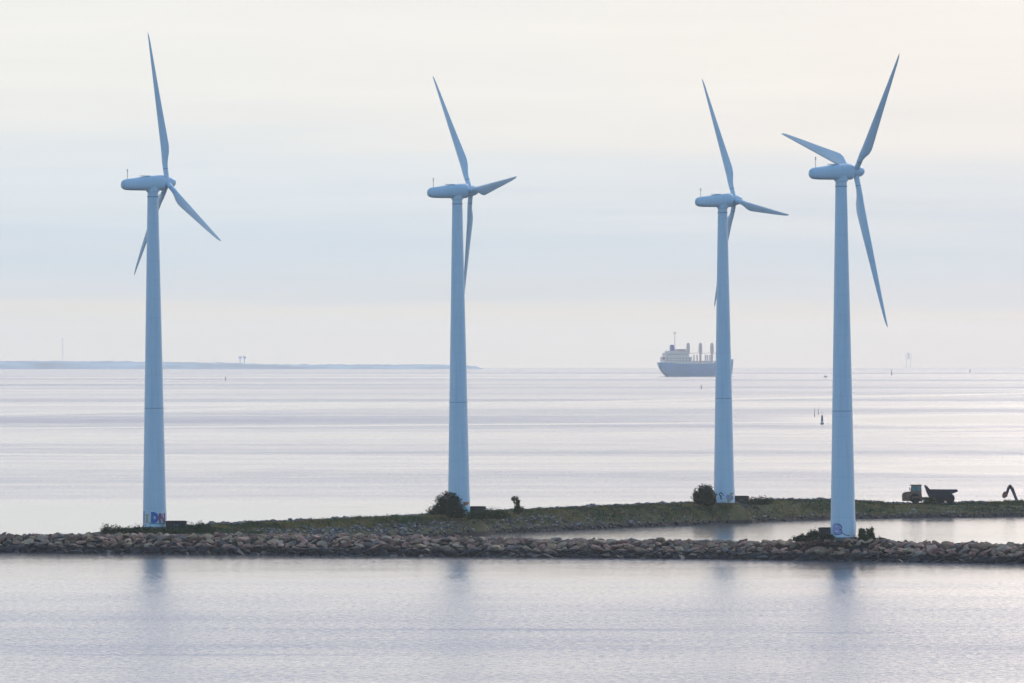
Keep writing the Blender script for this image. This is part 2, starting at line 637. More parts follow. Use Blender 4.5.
def far_z(px, off):
    zc = interp(px, ZC)
    z = interp(off, [(-6, -2.4), (0, -0.05), (1.2, min(0.35, zc)), (4, 0.5 * zc), (8, 0.9 * zc), (10, zc), (20, zc), (22.5, zc + 0.15), (25, zc - 0.7), (28, min(0.5, zc)), (36, min(0.42, zc)), (40, 0), (46, -2.5)])
    d = far_dn(px) + off
    x = X(px, d)
    k = 0.0 if off < 0 else min(1.0, off / 6)
    for tpx, td, tz_ in ((724.2, 1472.0, 3.08), (459.0, 1380.0, 3.02)):
        q_ = math.hypot(x - X(tpx, td), d - td) / 5.0
        z += (tz_ - z) * math.exp(-q_ ** 4) if q_ < 2 else 0
    z += k * (0.22 * noise.noise(Vector((x * 0.22, d * 0.22, 0))) + 0.12 * noise.noise(Vector((x * 0.8, d * 0.8, 5))))
    return z


def strip(name, pxs, offs, dfun, zfun, mat, label):
    mb = MB()
    n = len(offs)
    vs_ = []
    for px in pxs:
        for o_ in offs:
            d = dfun(px) + o_
            vs_.append((X(px, d), d, zfun(px, o_)))
    fs = [(i * n + j, i * n + j + 1, (i + 1) * n + j + 1, (i + 1) * n + j) for i in range(len(pxs) - 1) for j in range(n - 1)]
    mb.add(vs_, fs)
    return tag(mb.build(name, mat, smooth=True), kind='structure', label=label)


strip('embankment', np.arange(-300, 1351, 5), [-5, -2.5, 0, 1.2, 2.5, 3.7, 5, 6.5, 8, 10, 12, 14, 16, 19, 23, 28, 33, 38, 43, 48, 54, 60, 66],
      front_dw, front_z, DIRT, 'stony core of the near breakwater below its boulders')
strip('terrain', np.arange(112, 1351, 4), [-6, -3, 0, 0.6, 1.2, 2.4, 4, 5.3, 6.6, 8, 9, 10, 12, 14, 16, 18, 20, 21.2, 22.5, 25, 28, 32, 36, 40, 46],
      far_dn, far_z, TURF, 'grassy far breakwater running back behind the lagoon')


def far_pt(px, off, dz=0.0):
    d = far_dn(px) + off
    return Vector((X(px, d), d, far_z(px, off) + dz))


def front_pt(px, off, dz=0.0):
    d = front_dw(px) + off
    return Vector((X(px, d), d, front_z(px, off) + dz))


# ------------------------------------------------------------------ boulders


def rock_shape(seed):
    r = random.Random(seed)
    bm = bmesh.new()
    for _ in range(r.randint(10, 14)):
        v = Vector((r.gauss(0, 1), r.gauss(0, 1), r.gauss(0, 1)))
        v.normalize()
        v *= r.uniform(0.78, 1.12)
        v.x *= 1.0
        v.y *= 0.86
        v.z *= 0.66
        bm.verts.new(v * 0.5)
    bmesh.ops.convex_hull(bm, input=bm.verts)
    lone = [v for v in bm.verts if not v.link_faces]
    bmesh.ops.delete(bm, geom=lone, context='VERTS')
    bmesh.ops.bevel(bm, geom=list(bm.edges), offset=0.022, segments=1, profile=0.5, affect='EDGES', clamp_overlap=True)
    bmesh.ops.recalc_face_normals(bm, faces=bm.faces)
    bm.verts.ensure_lookup_table()
    bm.verts.index_update()
    out = ([tuple(v.co) for v in bm.verts], [tuple(v.index for v in f.verts) for f in bm.faces])
    bm.free()
    return out


SHAPES = [rock_shape(100 + i) for i in range(14)]
_rock_mesh = {}


def rock_mesh(si, mi):
    if (si, mi) not in _rock_mesh:
        mb = MB().add(*SHAPES[si])
        _rock_mesh[(si, mi)] = mb.mesh('boulder', ROCKS[mi][1])
    return _rock_mesh[(si, mi)]


def rock_rot():
    return (random.uniform(-0.7, 0.7), random.uniform(-0.5, 0.5), random.choice([0, math.pi]) + random.uniform(-0.7, 0.7))


cand = []
for row, (off0, sz0) in enumerate([(-0.9, 1.3), (0.3, 1.25), (1.3, 1.17), (2.2, 1.15), (3.1, 1.12), (4.0, 1.1), (4.9, 1.05), (5.8, 1.0), (6.8, 0.95), (7.9, 0.9)]):
    s = -26.0
    px = -140.0
    while px < 1180:
        sz = sz0 * random.choice([random.uniform(0.5, 0.8), random.uniform(0.8, 1.15), random.uniform(1.05, 1.5)])
        d = front_dw(px)
        px += sz * 0.95 * F / d
        off = off0 + random.uniform(-0.5, 0.5) - (random.random() * 1.1 if row == 0 else 0)
        p = front_pt(px, off)
        p.z += 0.10 * sz + random.uniform(-0.05, 0.10)
        sc3 = Vector((sz * random.uniform(1.15, 1.9), sz * random.uniform(0.9, 1.25), sz * random.uniform(0.75, 1.2)))
        mi = random.choices([0, 1, 2, 3, 4], [30, 13, 27, 14, 16])[0]
        cand.append((px, row, p, sc3, rock_rot(), random.randrange(len(SHAPES)), mi))
in_view = [c for c in cand if 4 < c[0] < 1020 and 0 <= c[1] <= 8]
in_view.sort(key=lambda c: -(c[3].x * c[3].z) * (0.55 if c[1] in (0, 8) else 1.0))
chosen = set(id(c) for c in in_view[:300])
SEG = [(0, 125, 'left of the leftmost turbine'), (125, 200, 'below the leftmost turbine'), (200, 330, 'where the breakwaters part'),
       (330, 425, 'left of the big bush'), (425, 510, 'below the big bush'), (510, 690, 'below the thin sapling'),
       (690, 790, 'below the third turbine'), (790, 890, 'below the rightmost turbine'), (890, 1030, 'below the dump truck')]
COURSE = ['dark waterline course', 'dark waterline course', 'lower course', 'lower course', 'middle course', 'middle course', 'upper course', 'upper course', 'crest', 'crest']
stuff = MB()
for c in cand:
    px, row, p, s3, rt, si, mi = c
    M = Matrix.Translation(p) @ Matrix.Rotation(rt[2], 4, 'Z') @ Matrix.Rotation(rt[1], 4, 'Y') @ Matrix.Rotation(rt[0], 4, 'X') @ Matrix.Diagonal((s3.x, s3.y, s3.z, 1))
    if id(c) in chosen:
        o = link('boulder', rock_mesh(si, mi), None, p, rt)
        o.scale = s3
        seg = next((q[2] for q in SEG if q[0] <= px < q[1]), SEG[-1][2])
        tag(o, '%s boulder in the %s, %s' % (ROCKS[mi][0], COURSE[row], seg), 'boulder', 'armour boulders along the near breakwater')
    else:
        vs_, fs = SHAPES[si]
        stuff.add([M @ Vector(v) for v in vs_], fs, mi)
# stones banked against the footing of the near turbine
for _ in range(46):
    a = random.uniform(math.pi * 1.02, math.pi * 1.98)
    q_ = random.uniform(2.15, 3.3)
    x_, d_ = X(843.1, 1218.0) + q_ * math.cos(a), 1218.0 + q_ * math.sin(a)
    px_ = 512 + x_ * F / d_
    p = Vector((x_, d_, max(front_z(px_, d_ - front_dw(px_)), 2.55) + 0.05))
    sz = random.uniform(0.45, 0.9)
    vs_, fs = random.choice(SHAPES)
    M = Matrix.Translation(p) @ Matrix.Rotation(random.uniform(0, 6.28), 4, 'Z') @ Matrix.Diagonal((sz * 1.3, sz, sz, 1))
    stuff.add([M @ Vector(v) for v in vs_], fs, random.choice([0, 0, 1, 2, 3]))
# smaller stones on the crest path and the back slope
for _ in range(900):
    px = random.uniform(-140, 1180)
    wd = interp(px, WT)
    off = random.choice([random.uniform(7.5, 6.5 + min(wd, 10)), 6.5 + wd + random.uniform(-0.5, 6)])
    p = front_pt(px, off)
    if (abs(px - 843) < 34 and off < 17) or (110 < px < 215 and 20 < off < 50):
        continue
    sz = random.uniform(0.4, 1.0)
    vs_, fs = random.choice(SHAPES)
    M = Matrix.Translation(p + Vector((0, 0, 0.08 * sz))) @ Matrix.Rotation(random.uniform(0, 6.28), 4, 'Z') @ Matrix.Diagonal((sz * 1.1, sz, sz, 1))
    stuff.add([M @ Vector(v) for v in vs_], fs, random.choice([0, 0, 1, 2, 3]))
tag(stuff.build('rock_armour', [r[1] for r in ROCKS]), kind='stuff', label='smaller stone blocks packed between the boulders of the near breakwater')

# grey rubble on the far breakwater: lagoon bank and sea-side crest
rub = MB()
FR = [rock_mat('rubble_grey', (0.24, 0.22, 0.21), True, 0.6), rock_mat('rubble_pink', (0.26, 0.19, 0.165), True, 0.6), rock_mat('rubble_dark', (0.10, 0.095, 0.10), True, 0.6)]
for _ in range(7000):
    px = random.uniform(150, 1250)
    k = random.random()
    if k < 0.36:
        off = 22.0 + random.gauss(0, 1.4) - interp(px, [(200, 5), (430, 3.5), (520, 0.5)]) * random.random()
        sz = random.uniform(0.5, 1.15)
    elif k < 0.52:
        off = random.uniform(24, 40)
        sz = random.uniform(0.5, 1.3)
    else:
        dens = interp(px, [(200, 1), (520, 1), (620, 0.55), (700, 0.25), (1250, 0.22)])
        off = abs(random.gauss(0, 1)) * (2.6 if px < 600 else 1.6)
        if px < 560:
            off = random.uniform(0, 6.5)
        if random.random() > dens:
            continue
        sz = random.uniform(0.35, 0.95)
    p = far_pt(px, off, 0.05)
    vs_, fs = random.choice(SHAPES)
    M = Matrix.Translation(p) @ Matrix.Rotation(random.uniform(0, 6.28), 4, 'Z') @ Matrix.Rotation(random.uniform(-.4, .4), 4, 'Y') @ Matrix.Diagonal((sz * 1.2, sz, sz * 0.9, 1))
    rub.add([M @ Vector(v) for v in vs_], fs, random.choice([0, 0, 1, 2]))
tag(rub.build('rubble', FR), kind='stuff', label='grey rubble stones along both edges of the far grassy breakwater')

# ------------------------------------------------------------------ grass
gr = MB()


def tuft(p, h, mi, n=4):
    for _ in range(n):
        a = random.uniform(0, 6.28)
        q = p + Vector((random.gauss(0, 0.14), random.gauss(0, 0.14), -0.05))
        lean = Vector((math.cos(a), math.sin(a), 0)) * h * random.uniform(0.1, 0.55)
        wv_ = Vector((random.gauss(0, 1), random.gauss(0, 1), 0)).normalized() * random.uniform(0.03, 0.08)
        t = q + lean + Vector((0, 0, h * random.uniform(0.6, 1.1)))
        gr.add([q - wv_, q + wv_, t], [(0, 1, 2)], mi)


for _ in range(30000):
    px = random.uniform(165, 1180)
    lo = interp(px, [(200, 6), (430, 4.5), (520, 3), (620, 2.4), (720, 1.4), (1180, 1.2)])
    off = random.uniform(lo, interp(px, [(200, 13), (430, 15), (520, 19), (1180, 21)]))
    p = far_pt(px, off)
    v = noise.noise(Vector((p.x * 0.09, p.y * 0.2, 1.7))) + 0.45 * noise.noise(Vector((p.x * 0.5, p.y * 0.5, 7)))
    if noise.noise(Vector((p.x * 0.3, p.y * 0.3, 20))) > 0.42:
        continue
    ochre = interp(px, [(200, 0.16), (450, 0.2), (640, 0.18), (760, 0.05), (1100, -0.08)])
    mi = 1 if v + ochre > 0.22 else 0 if v + ochre > -0.05 else 3 if v + ochre > -0.2 else 2
    tuft(p, random.uniform(0.14, 0.42) * (1.0 + 0.9 * max(0, noise.noise(Vector((p.x * 0.4, p.y * 0.4, 40))))) * (0.7 if 890 < px < 965 else 1), mi)
for _ in range(4200):
    k = random.random()
    if k < 0.5:
        px = random.gauss(843, 17)
        off = random.uniform(7, 15.5)
    else:
        px = random.uniform(102, 265)
        off = random.uniform(10, 54)
    tuft(front_pt(px, off), random.uniform(0.15, 0.5), random.choice([0, 2, 2, 3]))
for _ in range(760):      # taller weeds in loose drifts
    px = random.uniform(230, 1180)
    off = random.uniform(3 if px > 600 else 6, 21)
    if 895 < px < 962:
        continue
    p = far_pt(px, off)
    if noise.noise(Vector((p.x * 0.12, p.y * 0.25, 60))) < 0.02:
        continue
    for k in range(5):
        tuft(p + Vector((random.gauss(0, .35), random.gauss(0, .35), 0)), random.uniform(0.4, 0.8), random.choice([2, 2, 0, 1]), 5)
tag(gr.build('grass', GRASSES), kind='stuff', label='dry olive and straw coloured grass over the breakwaters')

# ------------------------------------------------------------------ bushes


def bush(label, base, blobs, n, size, mat, stems=5, up=0.0, name='bush', group=None, cat='bush', clump=0.28):
    """blobs: (x, y, z, rx, ry, rz) in metres from the base point"""
    t = thing(name, label, cat, base, 0, group)
    mb = MB()
    vol = [b[3] * b[5] for b in blobs]
    for b in blobs:
        nb = int(n * b[3] * b[5] / sum(vol))
        k = max(6, nb // 26)
        cents = []
        for _ in range(k):
            d = Vector((random.gauss(0, 1), random.gauss(0, 1), random.gauss(0, 1))).normalized() * (random.random() ** 0.38)
            cents.append(Vector((b[0] + d.x * b[3], b[1] + d.y * b[4], max(0.05, b[2] + d.z * b[5]))))
        for i in range(nb):
            c = cents[i % k]
            q = c + Vector((random.gauss(0, 1), random.gauss(0, 1), random.gauss(0, 1))) * clump
            q.z = max(0.02, q.z)
            a = Vector((random.gauss(0, 1), random.gauss(0, 1), random.gauss(0, 1) + up)).normalized()
            e = a.orthogonal().normalized()
            e.rotate(Matrix.Rotation(random.uniform(0, 6.28), 3, a))
            s = size * random.uniform(0.6, 1.4)
            mb.add([q - a * s, q + e * s * 0.45, q + a * s, q - e * s * 0.45], [(0, 1, 2, 3)])
    mb.build('foliage', mat, t)
    for i in range(stems):
        b = random.choice(blobs)
        tip = Vector((b[0] + random.uniform(-.5, .5) * b[3], b[1] + random.uniform(-.5, .5) * b[4], b[2] + b[5] * random.uniform(0.1, 0.75)))
        root = Vector((b[0] * 0.6 + random.uniform(-.2, .2), b[1] * 0.6, -0.1))
        midp = root.lerp(tip, 0.5) + Vector((random.uniform(-.15, .15), random.uniform(-.15, .15), 0.1))
        MB().tube([root, midp, tip], [0.07, 0.05, 0.02], 6).build('stem', BARK, t, smooth=True)
    return t


def on(px, y, d):
    return Vector((X(px, d), d, Z(y, d)))


# T1: low scrub
bush('low dark scrub just left of the leftmost turbine base', on(124, 533.0, 1276), [(-2.2, 0, 0.35, 1.0, 1.1, 0.6), (-0.8, 0.3, 0.3, 1.0, 1.2, 0.4), (0.8, 0, 0.22, 1.2, 1.0, 0.35), (2.2, .4, .3, 1.1, 1, .45), (3.2, 0, .35, .8, 1, .45)], 2600, 0.14, LEAF, 6)
bush('low green scrub right in front of the leftmost turbine base and its kiosk', on(168, 533.2, 1274), [(-2.6, 0, 0.2, 1.2, 1.0, 0.3), (-0.9, 0, 0.2, 1.2, 1.0, 0.25), (0.7, 0, 0.2, 1.1, 1.0, 0.35), (2.1, 0, .22, 1.1, 1, .4)], 1500, 0.14, LEAF2, 5)
bush('rounded green bush just right of the kiosk beside the leftmost turbine', on(199, 532.8, 1280), [(-1.1, 0, 0.5, 0.9, 1.0, 0.65), (0.2, 0, 0.65, 1.0, 1.1, 0.75), (1.3, 0, .45, .9, 1, .6)], 2000, 0.14, LEAF2, 6)
# T2
bush('big round dark bush against the foot of the second turbine from the left', on(448, 517.5, 1374),
     [(0.1, 0, 2.0, 1.55, 1.5, 1.75), (-1.1, 0, 1.5, 1.15, 1.2, 1.25), (1.3, 0, 1.2, 1.2, 1.2, 1.2), (-0.5, 0, 2.9, 0.8, .8, .9), (.8, 0, 2.9, .7, .8, .8), (-2.2, 0, .7, .75, .8, .7), (2.2, 0, .6, .8, .8, .6), (0, -.3, .7, 2.0, 1.2, .8), (-1.5, 0, 2.7, .4, .4, .4), (-.1, 0, 3.75, .35, .4, .35), (1.5, 0, 2.6, .4, .4, .4), (-2.7, 0, 1.2, .35, .4, .35)], 8200, 0.15, LEAF, 9, clump=0.24)
bush('low green hedge in front of the kiosk beside the second turbine from left', on(486, 518.5, 1373), [(-2, 0, .5, 1.2, 1, .6), (-.4, 0, .55, 1.2, 1, .65), (1.2, .2, .6, 1.1, 1, .65), (2.5, .3, .5, 1.0, 1, .6)], 3000, 0.13, LEAF2, 5)
t = bush('thin wind-bent sapling with sparse leaves on the far breakwater crest', on(518.5, 513.5, 1400),
         [(-0.75, 0, 2.05, .32, .35, .55), (-.35, 0, 2.0, .35, .35, .62), (-.05, 0, 1.75, .28, .3, .5), (.1, 0, .65, .85, .7, .5), (-.35, 0, 1.15, .3, .3, .35)], 1300, 0.13, LEAF2, 9, 1.4, 'sapling', None, 'sapling', 0.12)
# T3
bush('round dark bush touching the left side of the third turbine from the left', on(704.5, 505.0, 1466),
     [(0.1, 0, 1.75, 1.45, 1.4, 1.45), (-.9, 0, 1.4, 1.0, 1.1, 1.2), (1.0, 0, 1.3, 1.0, 1.1, 1.2), (0, 0, .7, 1.75, 1.3, .8), (.3, 0, 2.5, .8, .8, .7), (-1.35, 0, 2.2, .35, .4, .4), (-.6, 0, 2.95, .3, .3, .35), (.9, 0, 2.75, .35, .4, .35), (-1.75, 0, 1.2, .35, .4, .35)], 6000, 0.15, LEAF, 8, clump=0.2)
bush('low dark scrub right of the kiosk beside the third turbine from left', on(760, 504.3, 1474), [(-1.0, 0, .4, .9, .9, .5), (.3, 0, .6, 1.0, .9, .55), (1.4, 0, .5, .8, .9, .45)], 1500, 0.14, LEAF, 4)
# T4
bush('low sloping dark scrub left of the kiosk at the rightmost turbine', on(809, 541.0, 1217.5), [(2.6, -.6, .4, 1.1, .8, .5), (.7, 0, .8, .75, .8, .7), (-.4, 0, .5, 1.0, 1, .55), (-1.6, 0, .25, .9, .9, .3)], 3000, 0.14, LEAF, 6, clump=0.16)
bush('upright tufted bush just right of the rightmost turbine base', on(866.5, 541.0, 1216), [(-.6, 0, .65, .5, .6, .7), (.55, 0, .7, .5, .6, .75), (0, 0, .35, 1.15, .8, .45), (1.7, 0, .1, 1.0, .7, .2), (-.75, 0, 1.35, .16, .2, .45), (-.4, 0, 1.25, .14, .2, .4), (.35, 0, 1.3, .15, .2, .45), (.75, 0, 1.45, .15, .2, .42)], 2600, 0.17, LEAF2, 6, 1.2, clump=0.13)
bush('small dark scrub beside the articulated dump truck wheels', on(931, 505.2, 1528), [(-.5, 0, .55, .9, .8, .6), (.6, 0, .5, .9, .8, .55)], 1500, 0.14, LEAF2, 4)

# ------------------------------------------------------------------ wind turbines
HUB_H = 50.75
R0, R1 = 1.76, 0.80
ROT_X = 2.25          # rotor plane ahead of the tower axis


def tower_r(z):
    return R0 + (R1 - R0) * z / 48.9


tower_mb = MB().lathe([(tower_r(z), z) for z in (0.1, 4, 8, 12, 16, 20, 24, 28, 32, 36, 40, 44, 49.6)], 48)
tower_me = tower_mb.mesh('tower', TOWER_PAINT, True, 40)


def ring_me(z, h, mat, dr=0.012):
    r = tower_r(z)
    return MB().lathe([(r - 0.05, z - h / 2), (r + dr, z - h / 2), (r + dr, z + h / 2), (r - 0.05, z + h / 2)], 48).mesh('flange_ring', mat, True, 40)


SEAM2 = simple('joint_grey', (0.34, 0.40, 0.47), 0.6)
rings_me = [ring_me(17.6, 0.10, SEAM), ring_me(48.75, 0.16, SEAM2, 0.04)]
found_me = MB().lathe([(1.95, -0.9), (1.95, 0.08), (1.92, 0.12), (1.0, 0.12)], 40).mesh('foundation', CONCRETE, True, 30)

# nacelle: rounded tail, slightly deeper at the rotor end
rings = []
for x, zc_, rv, rh in [(-4.95, -.22, .16, .16), (-4.85, -.22, .45, .42), (-4.6, -.22, .68, .64), (-4.2, -.21, .81, .76), (-3.5, -.19, .88, .84), (-2, -.10, .99, .92), (-0.5, -.02, 1.08, .99), (0.8, .04, 1.14, 1.03), (1.45, .05, 1.13, 1.02), (1.62, .05, 1.06, .97), (1.70, .03, .90, .82)]:
    ring = []
    for k in range(32):
        a = 2 * math.pi * k / 32
        c, s = math.cos(a), math.sin(a)
        e = 0.82
        ring.append((x, math.copysign(abs(c) ** e, c) * rh, zc_ + math.copysign(abs(s) ** e, s) * rv))
    rings.append(ring)
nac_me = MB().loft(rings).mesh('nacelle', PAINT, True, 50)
yaw_me = MB().lathe([(0.78, -1.32), (0.97, -1.28), (0.97, -0.6), (0.7, -0.4)], 32).mesh('yaw_bearing', PAINT, True, 35)
mastv = MB().tube([(-3.95, 0, .58), (-3.95, 0, 1.95)], .04, 6).tube([(-4.12, 0, 1.7), (-3.78, 0, 1.7)], .025, 6).box(-4.02, -3.88, -.05, .05, 1.85, 2.05)
vane_me = mastv.mesh('wind_vane', STEEL)
hatch_me = MB().box(-1.9, -.5, -.45, .45, 1.0, 1.12).mesh('hatch', PAINT)
hub_me = MB().lathe([(0.55, -.5), (.72, -.46), (.80, -.1), (.80, .35), (.72, .75), (.55, 1.08), (.32, 1.28), (.12, 1.36), (.02, 1.37)], 32, 'X').mesh('hub', PAINT, True, 45)
gap_me = MB().lathe([(0.3, -.60), (.66, -.60), (.66, -.48), (.3, -.48)], 24, 'X').mesh('shaft_seal', SEAM, True, 45)


def blade_mesh():
    """blade along local +Z, rotor axis = local +X, tangential direction = local +Y"""
    rings = []
    st = [(0.5, .80, .80, 0), (1.3, .76, .76, 0), (2.0, .74, .74, 0), (2.6, .86, .70, .3), (3.4, 1.12, .60, .7), (4.4, 1.48, .52, 1), (5.4, 1.62, .45, 1), (7, 1.52, .38, 1), (9.5, 1.32, .30, 1),
          (12, 1.12, .25, 1), (14.5, .93, .20, 1), (17, .74, .15, 1), (19.3, .55, .11, 1), (21.0, .40, .06, 1), (22.0, .26, .045, 1), (22.5, .07, .03, 1)]
    for r, ch, th, air in st:
        beta = R(18 - 10 * r / 22)
        te = Vector((math.sin(beta), -math.cos(beta), 0))
        nrm = Vector((-te.y, te.x, 0))
        ring = []
        for k in range(20):
            a = 2 * math.pi * k / 20
            c, s = math.cos(a), math.sin(a)
            xc = c * 0.5 * ch
            tk = s * 0.5 * th * ((1 - air) + air * (1.0 - 0.62 * (0.5 + 0.5 * c)) * 1.25)
            xc += air * (0.5 * ch - 0.40)      # leading edge stays nearly straight
            pre = -0.0009 * r * r
            ring.append(te * xc + nrm * tk + Vector((pre * 0 - 0.0, 0, r)))
        rings.append(ring)
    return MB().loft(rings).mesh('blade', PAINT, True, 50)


blade_me = blade_mesh()
joint_me = MB().lathe([(.36, 2.02), (.395, 2.02), (.395, 2.12), (.36, 2.12)], 24).mesh('blade_joint', SEAM, True, 40)
# pitch of each blade, degrees about its own span (positive turns the trailing edge towards the rotor axis)
PITCH = [(12, -18, -24), (12, 38, 0), (12, -24, 0), (4, 0, -36)]


def wrap(poly_strokes, mi, mb, base_ang, dr):
    """paint strokes (polylines in metres: arc position s, height z, width) laid on the tower skin"""
    for pts, wd in poly_strokes:
        for (s0, z0), (s1, z1) in zip(pts[:-1], pts[1:]):
            d = Vector((s1 - s0, z1 - z0))
            if d.length < 1e-6:
                continue
            nrm = Vector((-d.y, d.x)).normalized() * wd / 2
            ext = d.normalized() * wd * 0.25
            n = max(1, int(d.length / 0.1))
            a0 = Vector((s0, z0)) - ext
            a1 = Vector((s1, z1)) + ext
            for i in range(n):
                q0, q1 = a0.lerp(a1, i / n), a0.lerp(a1, (i + 1) / n)
                m_ = max(1, int(math.ceil(wd / 0.09)))
                for j in range(m_):
                    u0, u1 = -1 + 2 * j / m_, -1 + 2 * (j + 1) / m_
                    quad = []
                    for q in (q0 + nrm * u0, q1 + nrm * u0, q1 + nrm * u1, q0 + nrm * u1):
                        r = tower_r(q.y) + dr
                        t = base_ang + q.x / tower_r(1.0)
                        quad.append((r * math.cos(t), r * math.sin(t), q.y))
                    mb.add(quad, [(0, 1, 2, 3)], mi)


def arc(cx, cz, rx, rz, a0, a1, n=10):
    return [(cx + rx * math.cos(R(a0 + (a1 - a0) * i / n)), cz + rz * math.sin(R(a0 + (a1 - a0) * i / n))) for i in range(n + 1)]


G_YEL = simple('spray_yellow', (0.48, 0.44, 0.2), 0.6)
G_BLUE = simple('spray_blue', (0.04, 0.13, 0.42), 0.6)
G_RED = simple('spray_red', (0.32, 0.09, 0.14), 0.6)
G_VIO = simple('spray_violet', (0.38, 0.36, 0.58), 0.6)
G_TEAL = simple('spray_teal', (0.04, 0.36, 0.34), 0.6)
G_ORG = simple('spray_orange', (0.42, 0.15, 0.06), 0.6)
G_DARK = simple('spray_dark_blue', (0.03, 0.05, 0.16), 0.6)
G_WHITE = simple('spray_white', (0.66, 0.72, 0.74), 0.6)
GM = [G_YEL, G_BLUE, G_RED, G_VIO, G_TEAL, G_ORG, G_DARK, G_WHITE]


def graffiti(idx, parent):
    mb = MB()
    cam_ang = -math.pi / 2
    def W(col, strokes, dr, to=None):
        wrap(strokes, col, mb if to is None else to, cam_ang, dr)
    second = MB()
    if idx == 0:      # yellow I, blue D, red N
        W(3, [([(-1.95, .7), (-1.95, 2.35)], .6)], .004)
        W(7, [([(-1.0, .75), (-1.0, 2.15)], 1.0)], .006)
        W(0, [([(-1.2, .85), (-1.2, 1.9)], .42), ([(-1.5, 1.9), (-.9, 1.9)], .18), ([(-1.5, .85), (-.9, .85)], .18)], .010)
        W(1, [([(-.25, .85), (-.25, 2.2)], .5), (arc(-.2, 1.5, .66, .58, 90, -90), .5)], .008)
        W(4, [([(-.1, 1.35), (-.1, 1.7)], .12), ([(-.7, .62), (1.9, .62)], .16)], .012)
        W(2, [([(.86, .85), (.86, 2.05)], .36), ([(.9, 2.0), (1.65, .95)], .4), ([(1.8, .85), (1.8, 2.05)], .4)], .010)
        W(3, [([(1.3, 1.65), (1.3, 2.0)], .25), ([(1.2, .95), (1.3, 1.2)], .2)], .013)
    elif idx == 1:    # orange tag above a teal patch
        W(5, [([(.75, 1.78), (1.9, 1.8), (1.45, 1.58), (.8, 1.55)], .3)], .006)
        W(4, [([(.3, .5), (1.3, .55)], .5), (arc(.9, .85, .35, .25, -60, 200), .2)], .008, second)
    elif idx == 2:    # dark squiggle left, purple and yellow tag right
        W(6, [(arc(-.62, 1.55, .22, .28, 20, 300), .16), ([(-.5, 1.3), (-.7, .95), (-.45, .75)], .17), ([(-.35, 1.7), (-.15, 1.35)], .12)], .006, second)
        W(3, [(arc(.65, 1.1, .22, .22, 0, 360), .4), ([(.7, 1.2), (1.2, .75)], .3)], .006)
        W(0, [([(1.05, 1.25), (1.3, 1.75)], .36), (arc(.85, .5, .28, .16, 0, 330), .28)], .009)
        W(6, [([(1.3, .6), (1.45, 1.3), (1.7, .7)], .16), ([(1.35, 1.55), (1.75, 1.75)], .14)], .011)
    else:             # lilac bubble letters with dark outline and a loose stroke
        W(3, [(arc(-1.05, 1.6, .5, .28, 0, 360), .5), (arc(-1.0, .95, .52, .3, 0, 360), .5), ([(-1.7, 1.28), (-.5, 1.28)], .3)], .006)
        W(7, [([(-1.25, .95), (-.7, .98)], .12), ([(-1.2, 1.58), (-.75, 1.6)], .10)], .009)
        W(6, [(arc(-.75, 1.5, .52, .42, 100, -70), .09), (arc(-.75, .9, .56, .4, 60, -120), .09), ([(-.3, .75), (.35, .42), (.85, .05 + .3)], .10), ([(-1.5, .62), (-.9, .55)], .08)], .011)
    if second.v:
        second.build('graffiti', GM, parent)
    return mb.build('graffiti', GM, parent)


TL = ['white wind turbine farthest left, blue and red graffiti letters on its base',
      'white wind turbine second from left with a big bush at its foot',
      'white wind turbine third from left, standing in front of the ship on the horizon',
      'white wind turbine farthest right and nearest, one blade pointing down to the right']
for i, (px, d, bz, yaw, tilt, th0) in enumerate(TURB):
    root = thing('wind_turbine', TL[i], 'wind turbine', (X(px, d), d, bz), 0, 'row of four wind turbines on the breakwaters')
    root.rotation_euler = (0, -0.0056, 0)
    link('foundation', found_me, root)
    tw = link('tower', tower_me, root)
    for me in rings_me:
        link('flange_ring', me, tw)
    graffiti(i, tw)
    da = -math.pi / 2 + R((118, 118, 112, 64)[i])
    rr = tower_r(1.6)
    dm = MB().box(-.035, .045, -.42, .42, .45, 2.45).box(.03, .07, .25, .33, 1.3, 1.45)
    dr_ = dm.build('door', PAINT, tw, loc=(rr * math.cos(da) * 0.985, rr * math.sin(da) * 0.985, 0), rot=(0, 0, da))
    st_ = MB()
    for k in range(2):
        st_.box(.05 + .28 * k, .33 + .28 * k, -.4, .4, 0.40 - .18 * k - .05, .40 - .18 * k)
    st_.build('doorstep', STEEL, root, loc=(rr * math.cos(da), rr * math.sin(da), 0), rot=(0, 0, da))
    y_ = R(yaw)
    nac = link('nacelle', nac_me, root, (0, 0, HUB_H), (0, 0, y_))
    link('yaw_bearing', yaw_me, nac)
    link('wind_vane', vane_me, nac)
    link('hatch', hatch_me, nac)
    MR = Matrix.Translation((0, 0, HUB_H)) @ Matrix.Rotation(y_, 4, 'Z') @ Matrix.Translation((ROT_X, 0, 0.05)) @ Matrix.Rotation(-R(tilt), 4, 'Y')
    hub = link('hub', hub_me, root)
    hub.matrix_local = MR
    link('shaft_seal', gap_me, hub)
    for k in range(3):
        b = link('blade', blade_me, root)
        # local Z along the span; theta measured from the horizontal towards the camera side
        th = R(th0 + 120 * k)
        b.matrix_local = MR @ Matrix.Rotation(math.pi / 2 - th, 4, 'X') @ Matrix.Rotation(R(PITCH[i][k]), 4, 'Z')
        link('blade_joint', joint_me, b)

# ------------------------------------------------------------------ transformer kiosks
KB = simple('kiosk_panel', (0.018, 0.026, 0.028), 0.7)
KR = simple('kiosk_roof', (0.02, 0.018, 0.022), 0.8)
KD = simple('kiosk_door', (0.024, 0.032, 0.034), 0.6)


